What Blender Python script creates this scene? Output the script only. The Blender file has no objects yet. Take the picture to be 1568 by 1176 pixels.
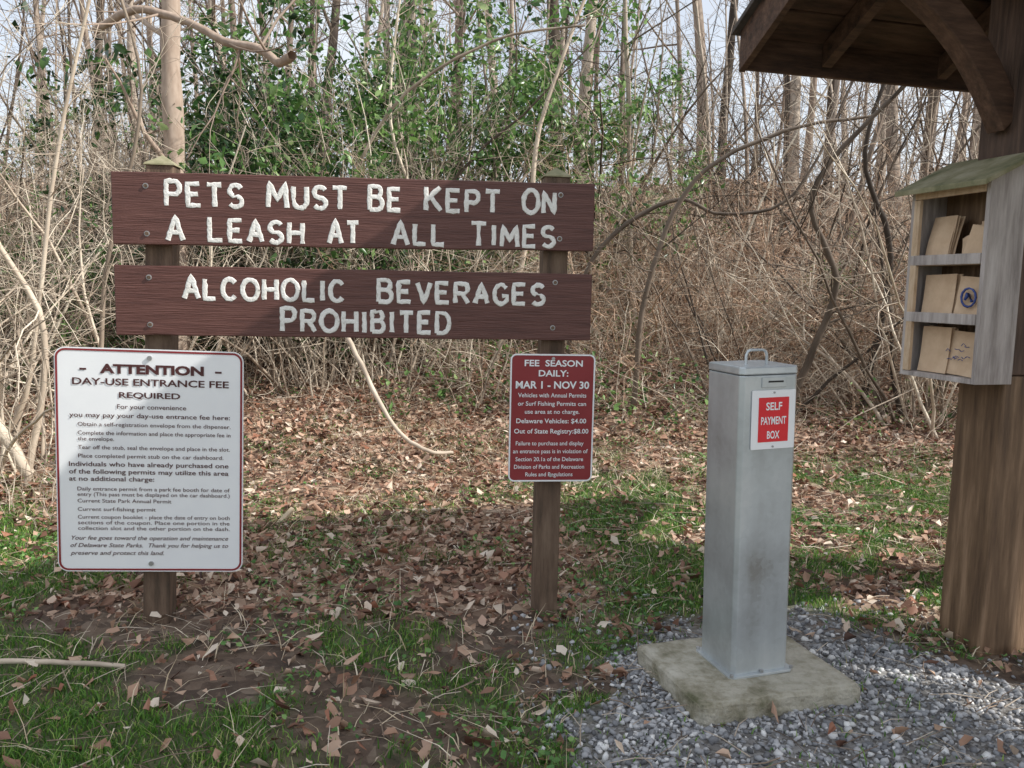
import bpy, math, random
import numpy as np
import bmesh
from mathutils import Vector, Matrix, Euler
R = math.radians
rng = np.random.default_rng(7)
random.seed(7)
scene = bpy.context.scene
COL = scene.collection

# ------------------------------------------------------------ materials
def newmat(name):
    m = bpy.data.materials.new(name); m.use_nodes = True
    nt = m.node_tree; b = nt.nodes['Principled BSDF']
    return m, nt, b
def N(nt, t, **kw):
    n = nt.nodes.new(t)
    for k, v in kw.items():
        setattr(n, k, v)
    return n
def ramp(nt, fac, stops):
    r = N(nt, 'ShaderNodeValToRGB')
    el = r.color_ramp.elements
    el[0].position, el[0].color = stops[0][0], (*stops[0][1], 1)
    el[1].position, el[1].color = stops[-1][0], (*stops[-1][1], 1)
    for p, c in stops[1:-1]:
        e = el.new(p); e.color = (*c, 1)
    nt.links.new(fac, r.inputs[0])
    return r.outputs[0]
def noise_mat(name, stops, scale=8, stretch=(1, 1, 1), rough=.8, bump=.2, detail=6, metallic=0, bscale=None):
    m, nt, b = newmat(name)
    tc = N(nt, 'ShaderNodeTexCoord'); mp = N(nt, 'ShaderNodeMapping')
    mp.inputs['Scale'].default_value = stretch
    nt.links.new(tc.outputs['Object'], mp.inputs[0])
    n = N(nt, 'ShaderNodeTexNoise'); n.inputs['Scale'].default_value = scale; n.inputs['Detail'].default_value = detail
    n.inputs['Roughness'].default_value = .65
    nt.links.new(mp.outputs[0], n.inputs[0])
    nt.links.new(ramp(nt, n.outputs[0], stops), b.inputs['Base Color'])
    b.inputs['Roughness'].default_value = rough; b.inputs['Metallic'].default_value = metallic
    if bump:
        n2 = N(nt, 'ShaderNodeTexNoise'); n2.inputs['Scale'].default_value = bscale or scale*3; n2.inputs['Detail'].default_value = 5
        nt.links.new(mp.outputs[0], n2.inputs[0])
        bp = N(nt, 'ShaderNodeBump'); bp.inputs['Strength'].default_value = bump; bp.inputs['Distance'].default_value = .01
        nt.links.new(n2.outputs[0], bp.inputs['Height']); nt.links.new(bp.outputs[0], b.inputs['Normal'])
    return m
def island_mat(name, stops, rough=.7, transl=0.0, bump=0):
    m, nt, b = newmat(name)
    g = N(nt, 'ShaderNodeNewGeometry')
    col = ramp(nt, g.outputs['Random Per Island'], stops)
    nt.links.new(col, b.inputs['Base Color'])
    b.inputs['Roughness'].default_value = rough
    if transl:
        tr = N(nt, 'ShaderNodeBsdfTranslucent'); nt.links.new(col, tr.inputs[0])
        mx = N(nt, 'ShaderNodeMixShader'); mx.inputs[0].default_value = transl
        out = nt.nodes['Material Output']
        nt.links.new(b.outputs[0], mx.inputs[1]); nt.links.new(tr.outputs[0], mx.inputs[2]); nt.links.new(mx.outputs[0], out.inputs[0])
    return m
def bark_mat(name, stops, nscale=2.5):
    m, nt, b = newmat(name)
    tc = N(nt, 'ShaderNodeTexCoord')
    n = N(nt, 'ShaderNodeTexNoise'); n.inputs['Scale'].default_value = nscale; n.inputs['Detail'].default_value = 5
    mp = N(nt, 'ShaderNodeMapping'); mp.inputs['Scale'].default_value = (3, 3, 1)
    nt.links.new(tc.outputs['Object'], mp.inputs[0]); nt.links.new(mp.outputs[0], n.inputs[0])
    g = N(nt, 'ShaderNodeNewGeometry')
    a2 = N(nt, 'ShaderNodeMath', operation='MULTIPLY'); a2.inputs[1].default_value = .5
    nt.links.new(g.outputs['Random Per Island'], a2.inputs[0])
    a3 = N(nt, 'ShaderNodeMath', operation='MULTIPLY_ADD'); a3.inputs[1].default_value = .6
    nt.links.new(n.outputs[0], a3.inputs[0]); nt.links.new(a2.outputs[0], a3.inputs[2])
    nt.links.new(ramp(nt, a3.outputs[0], stops), b.inputs['Base Color'])
    b.inputs['Roughness'].default_value = .85
    return m

M = {}
M['board'] = noise_mat('brown_painted_wood', [(.3, (.075, .028, .022)), (.5, (.12, .047, .037)), (.72, (.165, .072, .058))], 6, (.7, 4, 14), .5, .35)
M['post'] = noise_mat('weathered_post_wood', [(.3, (.06, .042, .028)), (.5, (.14, .09, .06)), (.7, (.23, .16, .11))], 5, (6, 6, .8), .8, .5)
M['kwood'] = noise_mat('stained_timber', [(.3, (.035, .021, .015)), (.5, (.088, .052, .036)), (.7, (.155, .098, .07))], 5, (7, 7, .7), .75, .5)
M['kbeam'] = noise_mat('dark_stained_timber', [(.3, (.035, .019, .012)), (.5, (.09, .047, .029)), (.7, (.16, .09, .057))], 5, (1, 6, 6), .75, .4)
M['newwood'] = noise_mat('pressure_treated_timber', [(.3, (.08, .046, .026)), (.5, (.18, .11, .062)), (.7, (.34, .22, .135))], 4, (7, 7, .6), .7, .4)
M['grey'] = noise_mat('weathered_plywood', [(.3, (.26, .225, .21)), (.5, (.45, .40, .375)), (.7, (.62, .57, .54))], 5, (6, 6, .7), .8, .4)
M['mosswood'] = noise_mat('mossy_board', [(.3, (.11, .12, .055)), (.5, (.27, .25, .145)), (.7, (.42, .38, .27))], 9, (1, 1, 1), .85, .4)
M['lightwood'] = noise_mat('light_wood', [(.3, (.42, .28, .17)), (.5, (.60, .44, .29)), (.7, (.70, .55, .39))], 5, (2, 7, 2), .7, .2)
M['kraft'] = noise_mat('kraft_paper', [(.3, (.56, .39, .25)), (.7, (.76, .57, .39))], 10, (1, 1, 1), .8, .5, bscale=14)
M['blue'] = noise_mat('blue_ink', [(.3, (.03, .06, .22)), (.7, (.06, .10, .34))], 20, rough=.6, bump=0)
M['letter'] = noise_mat('cream_letter_paint', [(.28, (.55, .52, .46)), (.42, (.82, .805, .76)), (.7, (.90, .885, .85))], 40, rough=.6, bump=.3)
M['white'] = noise_mat('white_sign_enamel', [(.3, (.86, .87, .89)), (.6, (.92, .93, .94))], 4, rough=.3, bump=0)
M['redprint'] = noise_mat('dark_red_print', [(.3, (.24, .020, .026)), (.7, (.29, .032, .038))], 6, rough=.35, bump=0)
M['redprint2'] = noise_mat('bright_red_print', [(.3, (.70, .02, .03)), (.7, (.76, .035, .045))], 6, rough=.35, bump=0)
M['ink'] = noise_mat('brown_ink', [(.3, (.07, .018, .018)), (.7, (.09, .025, .025))], 6, rough=.4, bump=0)
M['steel'] = noise_mat('zinc_bolt', [(.3, (.3, .3, .3)), (.7, (.55, .55, .55))], 40, rough=.4, bump=0, metallic=.6)
M['dark'] = noise_mat('dark_gap', [(.3, (.01, .01, .01)), (.7, (.02, .02, .02))], 8, rough=.7, bump=0)
M['concrete'] = noise_mat('mossy_concrete', [(.28, (.13, .13, .07)), (.42, (.30, .275, .20)), (.55, (.46, .43, .35)), (.75, (.58, .55, .47))], 11, rough=.9, bump=.8, bscale=80)
M['shingle'] = noise_mat('roof_shingle', [(.3, (.05, .045, .04)), (.7, (.12, .10, .09))], 20, rough=.9, bump=.5)
M['bark'] = bark_mat('pale_bark', [(.15, (.10, .075, .056)), (.42, (.32, .255, .195)), (.6, (.58, .48, .375)), (.85, (.84, .75, .61))])
M['barkm'] = bark_mat('grey_brown_bark', [(.15, (.08, .058, .044)), (.5, (.28, .22, .175)), (.85, (.52, .44, .355))], 5)
M['barkd'] = bark_mat('dark_bark', [(.15, (.03, .022, .017)), (.5, (.085, .063, .047)), (.85, (.22, .17, .13))])
M['vine'] = bark_mat('brown_vine_bark', [(.15, (.10, .052, .032)), (.45, (.34, .205, .13)), (.85, (.74, .55, .40))])
M['litter'] = island_mat('dry_leaf', [(0, (.07, .033, .022)), (.2, (.22, .105, .066)), (.42, (.42, .25, .165)), (.62, (.62, .44, .32)), (.78, (.33, .13, .072)), (.9, (.72, .57, .44)), (1, (.82, .72, .60))], .6, .12)
M['hillleaf'] = island_mat('dry_leaf_brown', [(0, (.11, .06, .038)), (.5, (.42, .27, .175)), (1, (.74, .57, .43))], .7, .1)
M['straw'] = island_mat('dry_straw', [(0, (.46, .35, .21)), (.5, (.74, .61, .43)), (1, (.86, .77, .60))], .6, .1)
M['twig'] = island_mat('twig_bark', [(0, (.07, .045, .03)), (.5, (.30, .22, .16)), (1, (.72, .62, .50))], .8)
M['grass'] = island_mat('grass_blade', [(0, (.045, .13, .018)), (.4, (.09, .23, .03)), (.8, (.20, .37, .055)), (.93, (.34, .44, .11)), (1, (.6, .53, .29))], .55, .25)
M['weed'] = island_mat('weed_leaf', [(0, (.05, .14, .03)), (.6, (.11, .25, .055)), (1, (.25, .40, .12))], .5, .25)
M['green'] = island_mat('evergreen_leaf', [(0, (.035, .09, .025)), (.4, (.09, .20, .05)), (.8, (.21, .37, .10)), (1, (.46, .58, .27))], .3, .35)
M['darkgreen'] = island_mat('dark_evergreen_leaf', [(0, (.012, .034, .011)), (.5, (.032, .085, .024)), (1, (.12, .23, .06))], .3, .25)
M['stone'] = island_mat('gravel_stone', [(0, (.11, .11, .115)), (.4, (.29, .295, .31)), (.8, (.50, .50, .51)), (1, (.82, .81, .79))], .8)
m, nt, b = newmat('galvanised_steel'); M['galv'] = m
tc = N(nt, 'ShaderNodeTexCoord'); mp = N(nt, 'ShaderNodeMapping'); mp.inputs['Scale'].default_value = (9, 9, .8)
nt.links.new(tc.outputs['Object'], mp.inputs[0])
n1 = N(nt, 'ShaderNodeTexNoise'); n1.inputs['Scale'].default_value = 2.0; n1.inputs['Detail'].default_value = 4; nt.links.new(mp.outputs[0], n1.inputs[0])
n2 = N(nt, 'ShaderNodeTexNoise'); n2.inputs['Scale'].default_value = 4; n2.inputs['Detail'].default_value = 9; nt.links.new(tc.outputs['Object'], n2.inputs[0])
vo = N(nt, 'ShaderNodeTexVoronoi'); vo.inputs['Scale'].default_value = 70; nt.links.new(tc.outputs['Object'], vo.inputs[0])
sc = N(nt, 'ShaderNodeSeparateColor'); nt.links.new(vo.outputs['Color'], sc.inputs[0])
q = N(nt, 'ShaderNodeMath', operation='MULTIPLY_ADD'); q.inputs[1].default_value = .35; nt.links.new(n1.outputs[0], q.inputs[0]); nt.links.new(n2.outputs[0], q.inputs[2])
q2 = N(nt, 'ShaderNodeMath', operation='MULTIPLY_ADD'); q2.inputs[1].default_value = .06; nt.links.new(sc.outputs[0], q2.inputs[0]); nt.links.new(q.outputs[0], q2.inputs[2])
nt.links.new(ramp(nt, q2.outputs[0], [(.45, (.30, .30, .285)), (.56, (.42, .445, .455)), (.75, (.53, .57, .585)), (.92, (.62, .65, .66))]), b.inputs['Base Color'])
b.inputs['Metallic'].default_value = .45; b.inputs['Roughness'].default_value = .36

# ------------------------------------------------------------ mesh helpers
def link(ob, parent=None):
    COL.objects.link(ob)
    if parent: ob.parent = parent
    return ob
def empty(name, loc=(0, 0, 0), rotz=0):
    e = bpy.data.objects.new(name, None); e.location = loc; e.rotation_euler = (0, 0, rotz)
    e.empty_display_size = .1
    return link(e)
def np_mesh(name, V, F, mat, parent=None, smooth=False):
    V = np.asarray(V, dtype=np.float32).reshape(-1, 3); F = np.asarray(F, dtype=np.int32)
    me = bpy.data.meshes.new(name)
    me.vertices.add(len(V)); me.vertices.foreach_set('co', V.ravel())
    k = F.shape[1]
    me.loops.add(F.size); me.loops.foreach_set('vertex_index', F.ravel())
    me.polygons.add(len(F)); me.polygons.foreach_set('loop_start', np.arange(0, F.size, k, dtype=np.int32))
    me.polygons.foreach_set('loop_total', np.full(len(F), k, dtype=np.int32))
    if smooth: me.polygons.foreach_set('use_smooth', np.ones(len(F), dtype=bool))
    me.update(calc_edges=True)
    if mat: me.materials.append(mat)
    if parent is False: return me
    return link(bpy.data.objects.new(name, me), parent)
def mesh_py(name, V, F, mat, parent=None, bevel=0, smooth=False):
    me = bpy.data.meshes.new(name); me.from_pydata([tuple(v) for v in V], [], F)
    me.materials.append(mat)
    ob = link(bpy.data.objects.new(name, me), parent)
    if bevel:
        b = ob.modifiers.new('b', 'BEVEL'); b.width = bevel; b.segments = 2; b.limit_method = 'ANGLE'
    return ob
def box(name, x0, x1, y0, y1, z0, z1, mat, parent=None, bevel=.003):
    V = [(x0, y0, z0), (x1, y0, z0), (x1, y1, z0), (x0, y1, z0), (x0, y0, z1), (x1, y0, z1), (x1, y1, z1), (x0, y1, z1)]
    F = [(0, 3, 2, 1), (4, 5, 6, 7), (0, 1, 5, 4), (1, 2, 6, 5), (2, 3, 7, 6), (3, 0, 4, 7)]
    return mesh_py(name, V, F, mat, parent, bevel)
def cyl(name, p0, p1, r, mat, parent=None, n=14, r2=None, bevel=0):
    p0 = Vector(p0); p1 = Vector(p1); d = (p1-p0).normalized()
    a = d.orthogonal().normalized(); b = d.cross(a); r2 = r if r2 is None else r2
    V = []
    for p, rr in ((p0, r), (p1, r2)):
        for i in range(n):
            t = 2*math.pi*i/n; V.append(p+a*math.cos(t)*rr+b*math.sin(t)*rr)
    F = [(i, (i+1) % n, n+(i+1) % n, n+i) for i in range(n)]+[tuple(range(n))[::-1], tuple(range(n, 2*n))]
    return mesh_py(name, V, F, mat, parent, bevel)
def rrect(w, h, r, n=6):
    pts = []
    for cx, cz, a0 in ((w/2-r, h/2-r, 0), (-w/2+r, h/2-r, 90), (-w/2+r, -h/2+r, 180), (w/2-r, -h/2+r, 270)):
        for i in range(n+1):
            a = R(a0+90*i/n); pts.append((cx+r*math.cos(a), cz+r*math.sin(a)))
    return pts
def plate(name, w, h, r, t, mat, parent, y=0, cx=0, cz=0):
    p = rrect(w, h, r); n = len(p)
    V = [(cx+a, y, cz+b) for a, b in p]+[(cx+a, y+t, cz+b) for a, b in p]
    return mesh_py(name, V, [tuple(range(n)), tuple(range(n, 2*n))[::-1]]+[(i, n+i, n+(i+1) % n, (i+1) % n) for i in range(n)], mat, parent)
def ring(name, w, h, r, lw, mat, parent, y=0, cx=0, cz=0):
    p = rrect(w, h, r); q = rrect(w-2*lw, h-2*lw, max(r-lw, .001)); n = len(p)
    V = [(cx+a, y, cz+b) for a, b in p]+[(cx+a, y, cz+b) for a, b in q]
    return mesh_py(name, V, [(i, (i+1) % n, n+(i+1) % n, n+i) for i in range(n)], mat, parent)

# value noise ---------------------------------------------------------
def vn(x, y, f, seed=0):
    x = np.asarray(x, dtype=float)*f+seed*17.3; y = np.asarray(y, dtype=float)*f+seed*7.7
    xi = np.floor(x); yi = np.floor(y); fx = x-xi; fy = y-yi
    fx = fx*fx*(3-2*fx); fy = fy*fy*(3-2*fy)
    def h(a, b):
        s = np.sin(a*127.1+b*311.7+seed*74.7)*43758.5453
        return s-np.floor(s)
    return (h(xi, yi)*(1-fx)+h(xi+1, yi)*fx)*(1-fy)+(h(xi, yi+1)*(1-fx)+h(xi+1, yi+1)*fx)*fy
def fbm(x, y, f, seed=0, o=3):
    s = 0; a = .5; t = 0
    for i in range(o):
        s = s+a*vn(x, y, f*2**i, seed+i); t += a; a *= .5
    return s/t
def sstep(a, b, x):
    t = np.clip((x-a)/(b-a), 0, 1); return t*t*(3-2*t)
def gh(x, y):
    x = np.asarray(x, dtype=float); y = np.asarray(y, dtype=float)
    yy = y-.15*x*sstep(0, 3, x)
    z = .5*sstep(4.0, 8.5, yy)
    z = z+2.6*sstep(7, 17, y)+1.8*sstep(15, 45, y)
    und = (fbm(x, y, .35, 3)-.5)*.9*sstep(5.5, 12, y)+(fbm(x, y, 1.3, 5)-.5)*.10*sstep(3.6, 6, y)
    return z+und+(fbm(x, y, 2.5, 9)-.5)*.03+(fbm(x, y, 9, 11)-.5)*.012
GP = [(.12, .3), (.17, 1.9), (.26, 2.3), (.36, 2.6), (.7, 2.93), (1.09, 3.05), (1.3, 2.8), (1.40, 2.60), (1.75, 2.35), (2.6, 2.2), (4, 2.2), (4, .3)]
def gravel_mask(x, y, j=0.0):
    x = np.asarray(x, dtype=float); y = np.asarray(y, dtype=float)
    x, y = x+(fbm(x, y, 5, 21)-.5)*.36+rng.normal(0, 1, x.shape)*j, y+(fbm(x, y, 5, 25)-.5)*.36+rng.normal(0, 1, x.shape)*j
    ins = np.zeros(x.shape, bool); n = len(GP)
    for i in range(n):
        x1, y1 = GP[i]; x2, y2 = GP[(i+1) % n]
        c = ((y1 > y) != (y2 > y)) & (x < (x2-x1)*(y-y1)/((y2-y1) if y2 != y1 else 1e-9)+x1)
        ins ^= c
    return ins
def grass_den(x, y):
    n = fbm(x, y, 2.6, 31, 3)
    front = (1-sstep(2.45, 3.2, y))*sstep(.38, .56, n)
    right = sstep(.1, .5, x)*sstep(2.8, 3.1, y)*(1-sstep(4.8, 6.0, y))*sstep(.33, .50, n)
    left = (1-sstep(-1.9, -1.2, x))*sstep(2.5, 3.0, y)*(1-sstep(3.8, 4.6, y))*sstep(.33, .52, n)
    rest = .4*sstep(.54, .66, n)*(1-sstep(4.5, 7, y))
    bare = 1-np.exp(-(((x+.18)/.26)**2+((y-2.17)/.10)**2))
    return np.clip(np.maximum.reduce([front, right, left, rest]), 0, 1)*bare

# ------------------------------------------------------------ ground
xs = np.concatenate([np.linspace(-400, -30, 12), np.linspace(-26, -8, 19), np.arange(-7.6, -3, .2), np.arange(-3, 3.5, .045), np.arange(3.6, 8, .2), np.linspace(8.5, 26, 19), np.linspace(30, 400, 12)])
ys = np.concatenate([np.linspace(-60, -2, 12), np.arange(-1.5, 1.4, .2), np.arange(1.4, 6, .045), np.arange(6.1, 14, .2), np.linspace(14.5, 50, 40), np.linspace(60, 600, 20)])
X, Y = np.meshgrid(xs, ys); Z = gh(X, Y)
nx, ny = len(xs), len(ys)
V = np.stack([X, Y, Z], -1).reshape(-1, 3)
ii = (np.arange(ny-1)[:, None]*nx+np.arange(nx-1)[None, :]).ravel()
F = np.stack([ii, ii+1, ii+nx+1, ii+nx], -1)
gm, nt, b = newmat('forest_floor')
tc = N(nt, 'ShaderNodeTexCoord')
n1 = N(nt, 'ShaderNodeTexNoise'); n1.inputs['Scale'].default_value = 14; n1.inputs['Detail'].default_value = 8; n1.inputs['Roughness'].default_value = .7
vo = N(nt, 'ShaderNodeTexVoronoi'); vo.inputs['Scale'].default_value = 24
nt.links.new(tc.outputs['Object'], n1.inputs[0]); nt.links.new(tc.outputs['Object'], vo.inputs[0])
soil = ramp(nt, n1.outputs[0], [(.3, (.04, .028, .021)), (.5, (.085, .062, .046)), (.7, (.16, .12, .09))])
lv = N(nt, 'ShaderNodeSeparateColor'); nt.links.new(vo.outputs['Color'], lv.inputs[0])
leafc = ramp(nt, lv.outputs[0], [(0, (.06, .033, .022)), (.4, (.19, .11, .072)), (.8, (.40, .27, .185)), (1, (.55, .42, .31))])
at_l = N(nt, 'ShaderNodeAttribute', attribute_name='litter'); at_g = N(nt, 'ShaderNodeAttribute', attribute_name='gravel'); at_gr = N(nt, 'ShaderNodeAttribute', attribute_name='grassy')
mx1 = N(nt, 'ShaderNodeMixRGB'); nt.links.new(at_l.outputs['Fac'], mx1.inputs[0]); nt.links.new(soil, mx1.inputs[1]); nt.links.new(leafc, mx1.inputs[2])
mx2 = N(nt, 'ShaderNodeMixRGB'); nt.links.new(at_gr.outputs['Fac'], mx2.inputs[0]); nt.links.new(mx1.outputs[0], mx2.inputs[1])
nt.links.new(ramp(nt, n1.outputs[0], [(.3, (.04, .06, .02)), (.7, (.11, .14, .05))]), mx2.inputs[2])
mx3 = N(nt, 'ShaderNodeMixRGB'); nt.links.new(at_g.outputs['Fac'], mx3.inputs[0]); nt.links.new(mx2.outputs[0], mx3.inputs[1])
vg = N(nt, 'ShaderNodeTexVoronoi'); vg.inputs['Scale'].default_value = 90; nt.links.new(tc.outputs['Object'], vg.inputs[0])
gs = N(nt, 'ShaderNodeSeparateColor'); nt.links.new(vg.outputs['Color'], gs.inputs[0])
nt.links.new(ramp(nt, gs.outputs[0], [(0, (.11, .10, .09)), (1, (.35, .34, .33))]), mx3.inputs[2])
nt.links.new(mx3.outputs[0], b.inputs['Base Color']); b.inputs['Roughness'].default_value = .95
bp = N(nt, 'ShaderNodeBump'); bp.inputs['Strength'].default_value = .8; bp.inputs['Distance'].default_value = .02
nt.links.new(n1.outputs[0], bp.inputs['Height']); nt.links.new(bp.outputs[0], b.inputs['Normal'])
ground = np_mesh('ground', V, F, gm, None, True)
def attr(me, name, arr):
    a = me.attributes.new(name, 'FLOAT', 'POINT'); a.data.foreach_set('value', np.asarray(arr, dtype=np.float32).ravel())
gm_ = sum(gravel_mask(X, Y, .05).astype(float) for _ in range(4))/4
attr(ground.data, 'gravel', gm_); attr(ground.data, 'litter', np.clip(sstep(2.7, 3.3, Y)*.9+.25, 0, 1)); attr(ground.data, 'grassy', grass_den(X, Y)*.85)

def frustum_pts(n, y0, y1, power=1.0, wid=.68):
    y = (y0**(power+1)+(y1**(power+1)-y0**(power+1))*rng.random(n))**(1/(power+1))
    x = (rng.random(n)*2-1)*(wid*y+.3)
    return x, y
def rotmats(yaw, tx, ty):
    cz, sz = np.cos(yaw), np.sin(yaw); cx, sx = np.cos(tx), np.sin(tx); cy, sy = np.cos(ty), np.sin(ty)
    n = len(yaw); A = np.zeros((n, 3, 3)); B = np.zeros((n, 3, 3)); C = np.zeros((n, 3, 3))
    A[:, 0, 0] = cz; A[:, 0, 1] = -sz; A[:, 1, 0] = sz; A[:, 1, 1] = cz; A[:, 2, 2] = 1
    B[:, 0, 0] = 1; B[:, 1, 1] = cx; B[:, 1, 2] = -sx; B[:, 2, 1] = sx; B[:, 2, 2] = cx
    C[:, 1, 1] = 1; C[:, 0, 0] = cy; C[:, 0, 2] = sy; C[:, 2, 0] = -sy; C[:, 2, 2] = cy
    return A@B@C
def leaves(x, y, z, size, tilt=.35, width=.5, curl=.25, jit=.13):
    n = len(x)
    L = np.array([(0, -1, 0), (1, -.3, 0), (.75, .45, 0), (0, 1, 0), (-.75, .45, 0), (-1, -.3, 0)], float)
    P = np.repeat(L[None], n, 0)
    w = width*(.5+.9*rng.random(n)); P[:, :, 0] *= w[:, None]
    c = curl*(rng.random(n)*2.4-.6)
    P[:, :, 2] += np.abs(P[:, :, 0])*c[:, None]*1.6
    c2 = curl*(rng.random(n)*2-.7); P[:, :, 2] += (P[:, :, 1]**2)*c2[:, None]
    P += rng.normal(0, jit, P.shape)
    P *= (size*.5)[:, None, None]
    Rm = rotmats(rng.random(n)*2*math.pi, rng.normal(0, tilt, n), rng.normal(0, tilt, n))
    P = np.einsum('nij,nkj->nki', Rm, P)
    P += np.stack([x, y, z], -1)[:, None, :]
    b0 = (np.arange(n)*6)[:, None]
    Fq = np.concatenate([b0+np.array([0, 1, 2, 3]), b0+np.array([0, 3, 4, 5])], 0)
    return P.reshape(-1, 3), Fq

# leaf litter
x, y = frustum_pts(88000, 1.6, 10, .25)
den = np.where(y < 2.8, .22, np.where(y < 3.2, .6, 1.0))*(1-.6*(grass_den(x, y) > .4))
den = den*np.where(gravel_mask(x, y), .14, 1)*(.4+.9*fbm(x, y, 3, 77))
k = rng.random(len(x)) < den; x, y = x[k], y[k]
sz = .012+.052*rng.random(len(x))**1.6+.010*(y > 5)
z = gh(x, y)+.004+rng.random(len(x))**1.5*.03
Vv, Fq = leaves(x, y, z, sz, .45, .46, .5, .17)
np_mesh('leaf_litter', Vv, Fq, M['litter'])
x = rng.random(22000)*22-11; y = 8+rng.random(22000)*9
z = gh(x, y)+.01+rng.random(len(x))*.07
Vv, Fq = leaves(x, y, z, .06+.06*rng.random(len(x)), .5, .55, .3)
np_mesh('hillside_leaf_litter', Vv, Fq, M['hillleaf'])

# grass
def blades(x, y, hgt, w, mat, name, lean=.5):
    n = len(x); z = gh(x, y)-.003
    yaw = rng.random(n)*2*math.pi; dx, dy = np.cos(yaw), np.sin(yaw)
    ly = rng.random(n)*2*math.pi; lx, lyy = np.cos(ly)*lean*hgt*rng.random(n), np.sin(ly)*lean*hgt*rng.random(n)
    P = np.zeros((n, 6, 3))
    for i, (t, ww) in enumerate(((0, 1), (.55, .75), (1, .12))):
        cx = x+lx*t*t; cy = y+lyy*t*t; cz = z+hgt*t*(1-.25*t)
        P[:, 2*i] = np.stack([cx-dx*w*ww, cy-dy*w*ww, cz], -1); P[:, 2*i+1] = np.stack([cx+dx*w*ww, cy+dy*w*ww, cz], -1)
    b0 = (np.arange(n)*6)[:, None]
    Fq = np.concatenate([b0+np.array([0, 1, 3, 2]), b0+np.array([2, 3, 5, 4])], 0)
    return np_mesh(name, P.reshape(-1, 3), Fq, mat)
x, y = frustum_pts(330000, 1.6, 6.2, .4)
k = (rng.random(len(x)) < grass_den(x, y)*(.25+1.1*vn(x, y, 14, 5))) & ~(gravel_mask(x, y) & (rng.random(len(x)) > .05)); x, y = x[k], y[k]
hh = (.014+.03*rng.random(len(x)))*(.5+1.1*fbm(x, y, 4, 41))
blades(x, y, hh, .0014+.0013*rng.random(len(x)), M['grass'], 'grass', .9)
x, y = frustum_pts(50000, 1.6, 7, .5)
k = (rng.random(len(x)) < .8*sstep(.46, .6, fbm(x, y, 3.1, 55))) & ~gravel_mask(x, y); x, y = x[k], y[k]
Vv, Fq = leaves(x, y, gh(x, y)+.012+.03*rng.random(len(x)), .010+.014*rng.random(len(x)), .45, .7, .15)
np_mesh('ground_weeds', Vv, Fq, M['weed'])
x, y = frustum_pts(90000, 1.7, 9, .6)
s = .85*np.exp(-(((x+.5)/.8)**2+((y-5.6)/.7)**2))+.8*np.exp(-(((x-.9)/.35)**2+((y-5.0)/.5)**2))+.15*sstep(.42, .55, fbm(x, y, 2, 88))
k = (rng.random(len(x)) < s) & ~gravel_mask(x, y); x, y = x[k], y[k]
blades(x, y, .02+.07*rng.random(len(x)), .0013+.0012*rng.random(len(x)), M['straw'], 'dry_grass', 3)

# gravel
t = (1+5**.5)/2
ico = np.array([(-1, t, 0), (1, t, 0), (-1, -t, 0), (1, -t, 0), (0, -1, t), (0, 1, t), (0, -1, -t), (0, 1, -t), (t, 0, -1), (t, 0, 1), (-t, 0, -1), (-t, 0, 1)])/np.sqrt(1+t*t)
icof = np.array([(0, 11, 5), (0, 5, 1), (0, 1, 7), (0, 7, 10), (0, 10, 11), (1, 5, 9), (5, 11, 4), (11, 10, 2), (10, 7, 6), (7, 1, 8), (3, 9, 4), (3, 4, 2), (3, 2, 6), (3, 6, 8), (3, 8, 9), (4, 9, 5), (2, 4, 11), (6, 2, 10), (8, 6, 7), (9, 8, 1)])
n = 54000
x = .02+rng.random(n)*2.2; y = 1.5+rng.random(n)*1.8
d = gravel_mask(x, y, .05)
fade = np.where(y > 2.75, .25, 1)*np.where(fbm(x, y, 3, 14) > .56, .4, 1)
k = (d & (rng.random(n) < fade*(.4+.7*vn(x, y, 7, 4)))) | (rng.random(n) < .035); x, y = x[k], y[k]; n = len(x)
s = (.003+.0085*rng.random(n)**2)
P = np.repeat(ico[None], n, 0)*(1+rng.normal(0, .2, (n, 12, 1)))
P *= np.stack([s*(.8+.6*rng.random(n)), s*(.8+.6*rng.random(n)), s*(.5+.4*rng.random(n))], -1)[:, None, :]
P = np.einsum('nij,nkj->nki', rotmats(rng.random(n)*6.28, rng.normal(0, .5, n), rng.normal(0, .5, n)), P)
P += np.stack([x, y, gh(x, y)+s*.25+rng.random(n)*.003], -1)[:, None, :]
Fq = (np.arange(n)*12)[:, None, None]+icof[None]
np_mesh('gravel_path', P.reshape(-1, 3), Fq.reshape(-1, 3), M['stone'])

# ------------------------------------------------------------ branches
class Acc:
    def __init__(s): s.V = []; s.F = []
    def tube(s, pts, rad, n=4):
        base = len(s.V); m = len(pts)
        d = (pts[1]-pts[0]).normalized(); a = d.orthogonal().normalized()
        for i, p in enumerate(pts):
            if i < m-1: d = (pts[i+1]-p).normalized()
            a = (a-d*a.dot(d)).normalized(); b = d.cross(a)
            for k in range(n):
                t = 2*math.pi*k/n
                s.V.append(tuple(p+a*(math.cos(t)*rad[i])+b*(math.sin(t)*rad[i])))
        for i in range(m-1):
            for k in range(n):
                k2 = (k+1) % n
                s.F.append((base+i*n+k, base+i*n+k2, base+(i+1)*n+k2, base+(i+1)*n+k))
    def arrays(s): return np.array(s.V), np.array(s.F)
    def mesh(s, name, mat, smooth=True):
        return np_mesh(name, np.array(s.V), np.array(s.F), mat, False, smooth)
def rv(): return Vector((random.gauss(0, 1), random.gauss(0, 1), random.gauss(0, 1))).normalized()
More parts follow.
